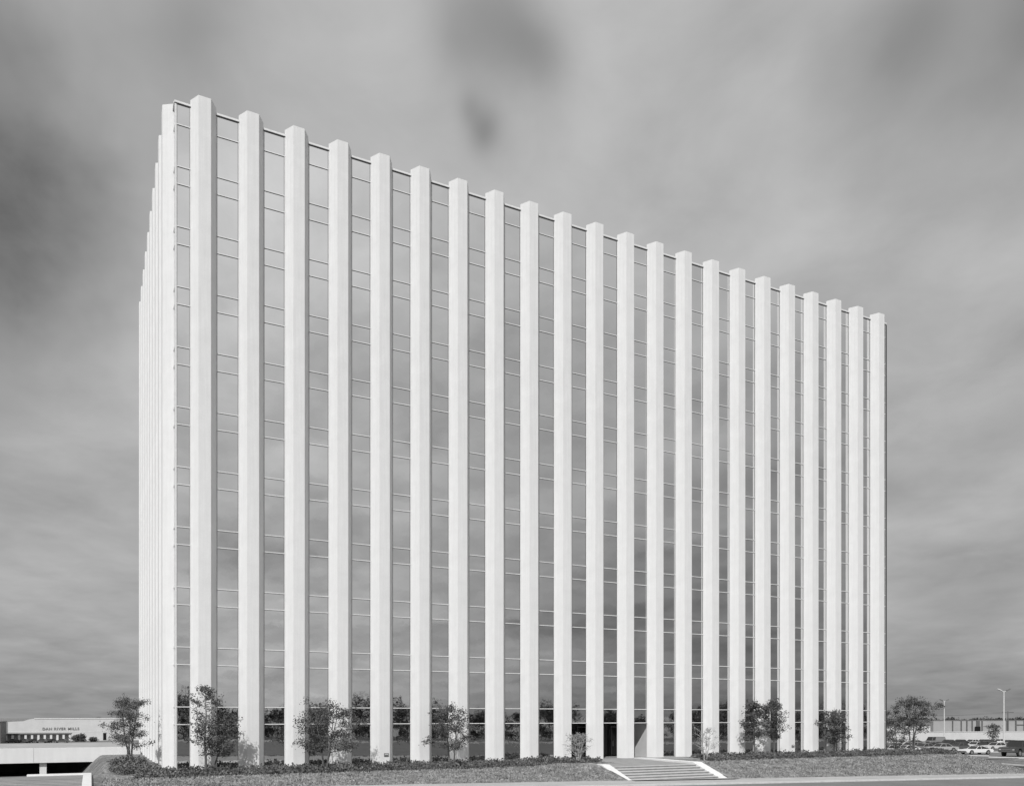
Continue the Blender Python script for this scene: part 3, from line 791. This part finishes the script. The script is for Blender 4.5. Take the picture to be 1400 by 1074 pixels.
w = bpy.data.worlds.new('World'); scene.world = w; w.use_nodes = True
nt = w.node_tree; N = nt.nodes; L = nt.links; N.clear()
def nd(t, **k):
    n = N.new(t)
    for a, b in k.items(): setattr(n, a, b)
    return n
def mth(op, a, b=None, c=None, clamp=False):
    n = N.new('ShaderNodeMath'); n.operation = op; n.use_clamp = clamp
    for i, q in enumerate((a, b, c)):
        if q is None: continue
        if isinstance(q, (int, float)): n.inputs[i].default_value = q
        else: L.new(q, n.inputs[i])
    return n.outputs[0]
sky = nd('ShaderNodeTexSky', sky_type='NISHITA'); sky.sun_disc = False
sky.sun_elevation = SUN_EL; sky.sun_rotation = math.atan2(sd_.x, sd_.y); sky.air_density = 1; sky.dust_density = 1.5
bw = nd('ShaderNodeRGBToBW'); L.new(sky.outputs[0], bw.inputs[0])
tc = nd('ShaderNodeTexCoord')
sep = nd('ShaderNodeSeparateXYZ'); L.new(tc.outputs['Generated'], sep.inputs[0])
den = mth('ADD', mth('MAXIMUM', sep.outputs[2], 0.0), .16)
# cloud sheet coordinates: the sky direction projected on a plane overhead, turned along the wind
cxn = mth('DIVIDE', sep.outputs[0], den); cyn = mth('DIVIDE', sep.outputs[1], den)
al = AL + math.radians(8)
ua = mth('SUBTRACT', mth('MULTIPLY', cxn, math.cos(al)), mth('MULTIPLY', cyn, math.sin(al)))
va = mth('ADD', mth('MULTIPLY', cxn, math.sin(al)), mth('MULTIPLY', cyn, math.cos(al)))
def cloud_noise(su, sv, scale, seed, detail=4, rough=.5):
    cb_ = nd('ShaderNodeCombineXYZ'); L.new(mth('MULTIPLY', ua, su), cb_.inputs[0]); L.new(mth('MULTIPLY', va, sv), cb_.inputs[1]); cb_.inputs[2].default_value = seed
    n = nd('ShaderNodeTexNoise'); n.inputs['Scale'].default_value = scale; n.inputs['Detail'].default_value = detail; n.inputs['Roughness'].default_value = rough
    n.inputs['Distortion'].default_value = .3
    L.new(cb_.outputs[0], n.inputs['Vector']); return n.outputs['Fac']
big = cloud_noise(1.0, .8, .8, 3.3, 3, .45)
fine = cloud_noise(1.0, .8, 2.2, 9.1, 6, .5)
mixn = mth('ADD', mth('MULTIPLY', big, .72), mth('MULTIPLY', fine, .28))
mr = nd('ShaderNodeMapRange', interpolation_type='SMOOTHSTEP'); mr.inputs['From Min'].default_value = .36; mr.inputs['From Max'].default_value = .62
L.new(mixn, mr.inputs['Value'])
cover = mr.outputs[0]
puff = cloud_noise(1.0, .9, 5.5, 4.7, 6, .55)
# slow warp so that thin places in the cloud get ragged, streaky outlines
wn = nd('ShaderNodeTexNoise'); wn.inputs['Scale'].default_value = 4.2; wn.inputs['Detail'].default_value = 5; L.new(tc.outputs['Generated'], wn.inputs['Vector'])
wsub = nd('ShaderNodeVectorMath', operation='SUBTRACT'); L.new(wn.outputs['Color'], wsub.inputs[0]); wsub.inputs[1].default_value = (.5, .5, .5)
def blob(px, py, sx, amp, stretch=1.0, warp=.6):
    '''thin place in the cloud round one direction of the sky; stretch > 1 makes it taller than wide'''
    t = (px-CX)/F; v = (HY-py)/F
    d = Vector((t*CA + SA, CA - t*SA, v)).normalized()
    wsc = nd('ShaderNodeVectorMath', operation='SCALE'); L.new(wsub.outputs[0], wsc.inputs[0]); wsc.inputs['Scale'].default_value = warp*sx*4
    ad = nd('ShaderNodeVectorMath', operation='ADD'); L.new(tc.outputs['Generated'], ad.inputs[0]); L.new(wsc.outputs[0], ad.inputs[1])
    df = nd('ShaderNodeVectorMath', operation='SUBTRACT'); L.new(ad.outputs[0], df.inputs[0]); df.inputs[1].default_value = d
    ml = nd('ShaderNodeVectorMath', operation='MULTIPLY'); L.new(df.outputs[0], ml.inputs[0]); ml.inputs[1].default_value = (1/sx, 1/sx, 1/(sx*stretch))
    ln = nd('ShaderNodeVectorMath', operation='DOT_PRODUCT'); L.new(ml.outputs[0], ln.inputs[0]); L.new(ml.outputs[0], ln.inputs[1])
    e = mth('EXPONENT', mth('MULTIPLY', ln.outputs['Value'], -1))
    return mth('MULTIPLY', e, mth('MULTIPLY', mth('ADD', .1, mth('ADD', mth('MULTIPLY', fine, .9), mth('MULTIPLY', puff, .9))), amp))
keep = None
for b_ in ((690, 10, .055, .36, 1.7), (735, 70, .03, .22, 1.3), (661, 182, .017, .42, 1.5), (640, 150, .012, .22, 1.5), (615, 50, .035, .2, 1.5), (-70, 290, .13, .70, 1.4), (70, 90, .15, .22, 1),
           (1215, 60, .035, .28, 1.8), (1260, 20, .03, .15, 1.4), (1440, -10, .11, .48, 1.2), (260, 20, .03, .2, 1.8), (1330, 800, .11, .16, .4), (1190, 650, .05, .14, .5), (1130, 90, .025, .12, 1.5), (1400, 560, .06, .12, .6)):
    o_ = mth('SUBTRACT', 1.0, blob(*b_)); keep = o_ if keep is None else mth('MULTIPLY', keep, o_)
# unseen sky behind right, dulled on purpose to darken what the far bays mirror
dq = nd('ShaderNodeVectorMath', operation='DOT_PRODUCT'); L.new(tc.outputs['Generated'], dq.inputs[0]); dq.inputs[1].default_value = Vector((.90, -.42, .1)).normalized()
sq = nd('ShaderNodeMapRange', interpolation_type='SMOOTHSTEP'); sq.inputs['From Min'].default_value = .62; sq.inputs['From Max'].default_value = 1.05; sq.inputs['To Min'].default_value = 1; sq.inputs['To Max'].default_value = .5
L.new(dq.outputs['Value'], sq.inputs['Value'])
low = mth('EXPONENT', mth('MULTIPLY', mth('MAXIMUM', sep.outputs[2], 0.0), -4.2))
tex = mth('ADD', mth('ADD', mth('MULTIPLY', mth('SUBTRACT', big, .5), .9), mth('MULTIPLY', mth('SUBTRACT', fine, .5), .7)), mth('MULTIPLY', mth('SUBTRACT', puff, .5), .45))
# the cloud is more broken towards the south, the half of the sky mirrored in the long facade
brk = nd('ShaderNodeMapRange', interpolation_type='SMOOTHSTEP'); brk.inputs['From Min'].default_value = .2; brk.inputs['From Max'].default_value = -.4; brk.inputs['To Min'].default_value = .9; brk.inputs['To Max'].default_value = 1.5
L.new(sep.outputs[1], brk.inputs['Value'])
tex = mth('ADD', 1.0, mth('MULTIPLY', tex, brk.outputs[0]))
skyv = mth('MULTIPLY', bw.outputs[0], .10)
val = mth('MULTIPLY', mth('ADD', mth('MULTIPLY', skyv, .06), .51), tex)
val = mth('MULTIPLY', mth('MULTIPLY', val, keep), sq.outputs[0])
# added brightening of the unseen sky behind the camera, lifts the glass reflections
db_ = nd('ShaderNodeVectorMath', operation='DOT_PRODUCT'); L.new(tc.outputs['Generated'], db_.inputs[0]); db_.inputs[1].default_value = Vector((.25, -.85, .45)).normalized()
sb_ = nd('ShaderNodeMapRange', interpolation_type='SMOOTHSTEP'); sb_.inputs['From Min'].default_value = .62; sb_.inputs['From Max'].default_value = 1.0; sb_.inputs['To Min'].default_value = 1; sb_.inputs['To Max'].default_value = 1.3
L.new(db_.outputs['Value'], sb_.inputs['Value']); val = mth('MULTIPLY', val, sb_.outputs[0])
val = mth('MULTIPLY', val, mth('SUBTRACT', 1.0, mth('MULTIPLY', low, .48)))
bg = nd('ShaderNodeBackground'); L.new(val, bg.inputs[0]); bg.inputs[1].default_value = 1.0
out = nd('ShaderNodeOutputWorld'); L.new(bg.outputs[0], out.inputs[0])

cam = bpy.data.cameras.new('camera'); co = bpy.data.objects.new('camera', cam); COL.objects.link(co)
co.location = (0, 0, ZC); co.rotation_euler = (math.pi/2, 0, -AL)
cam.sensor_width = 36; cam.lens = F/1400*36; cam.shift_x = (700 - CX)/1400; cam.shift_y = (HY - 537)/1400
cam.clip_start = .5; cam.clip_end = 20000
scene.camera = co
scene.view_settings.view_transform = 'Standard'; scene.view_settings.look = 'None'
scene.view_settings.exposure = 0; scene.view_settings.gamma = 1
scene.render.engine = 'CYCLES'
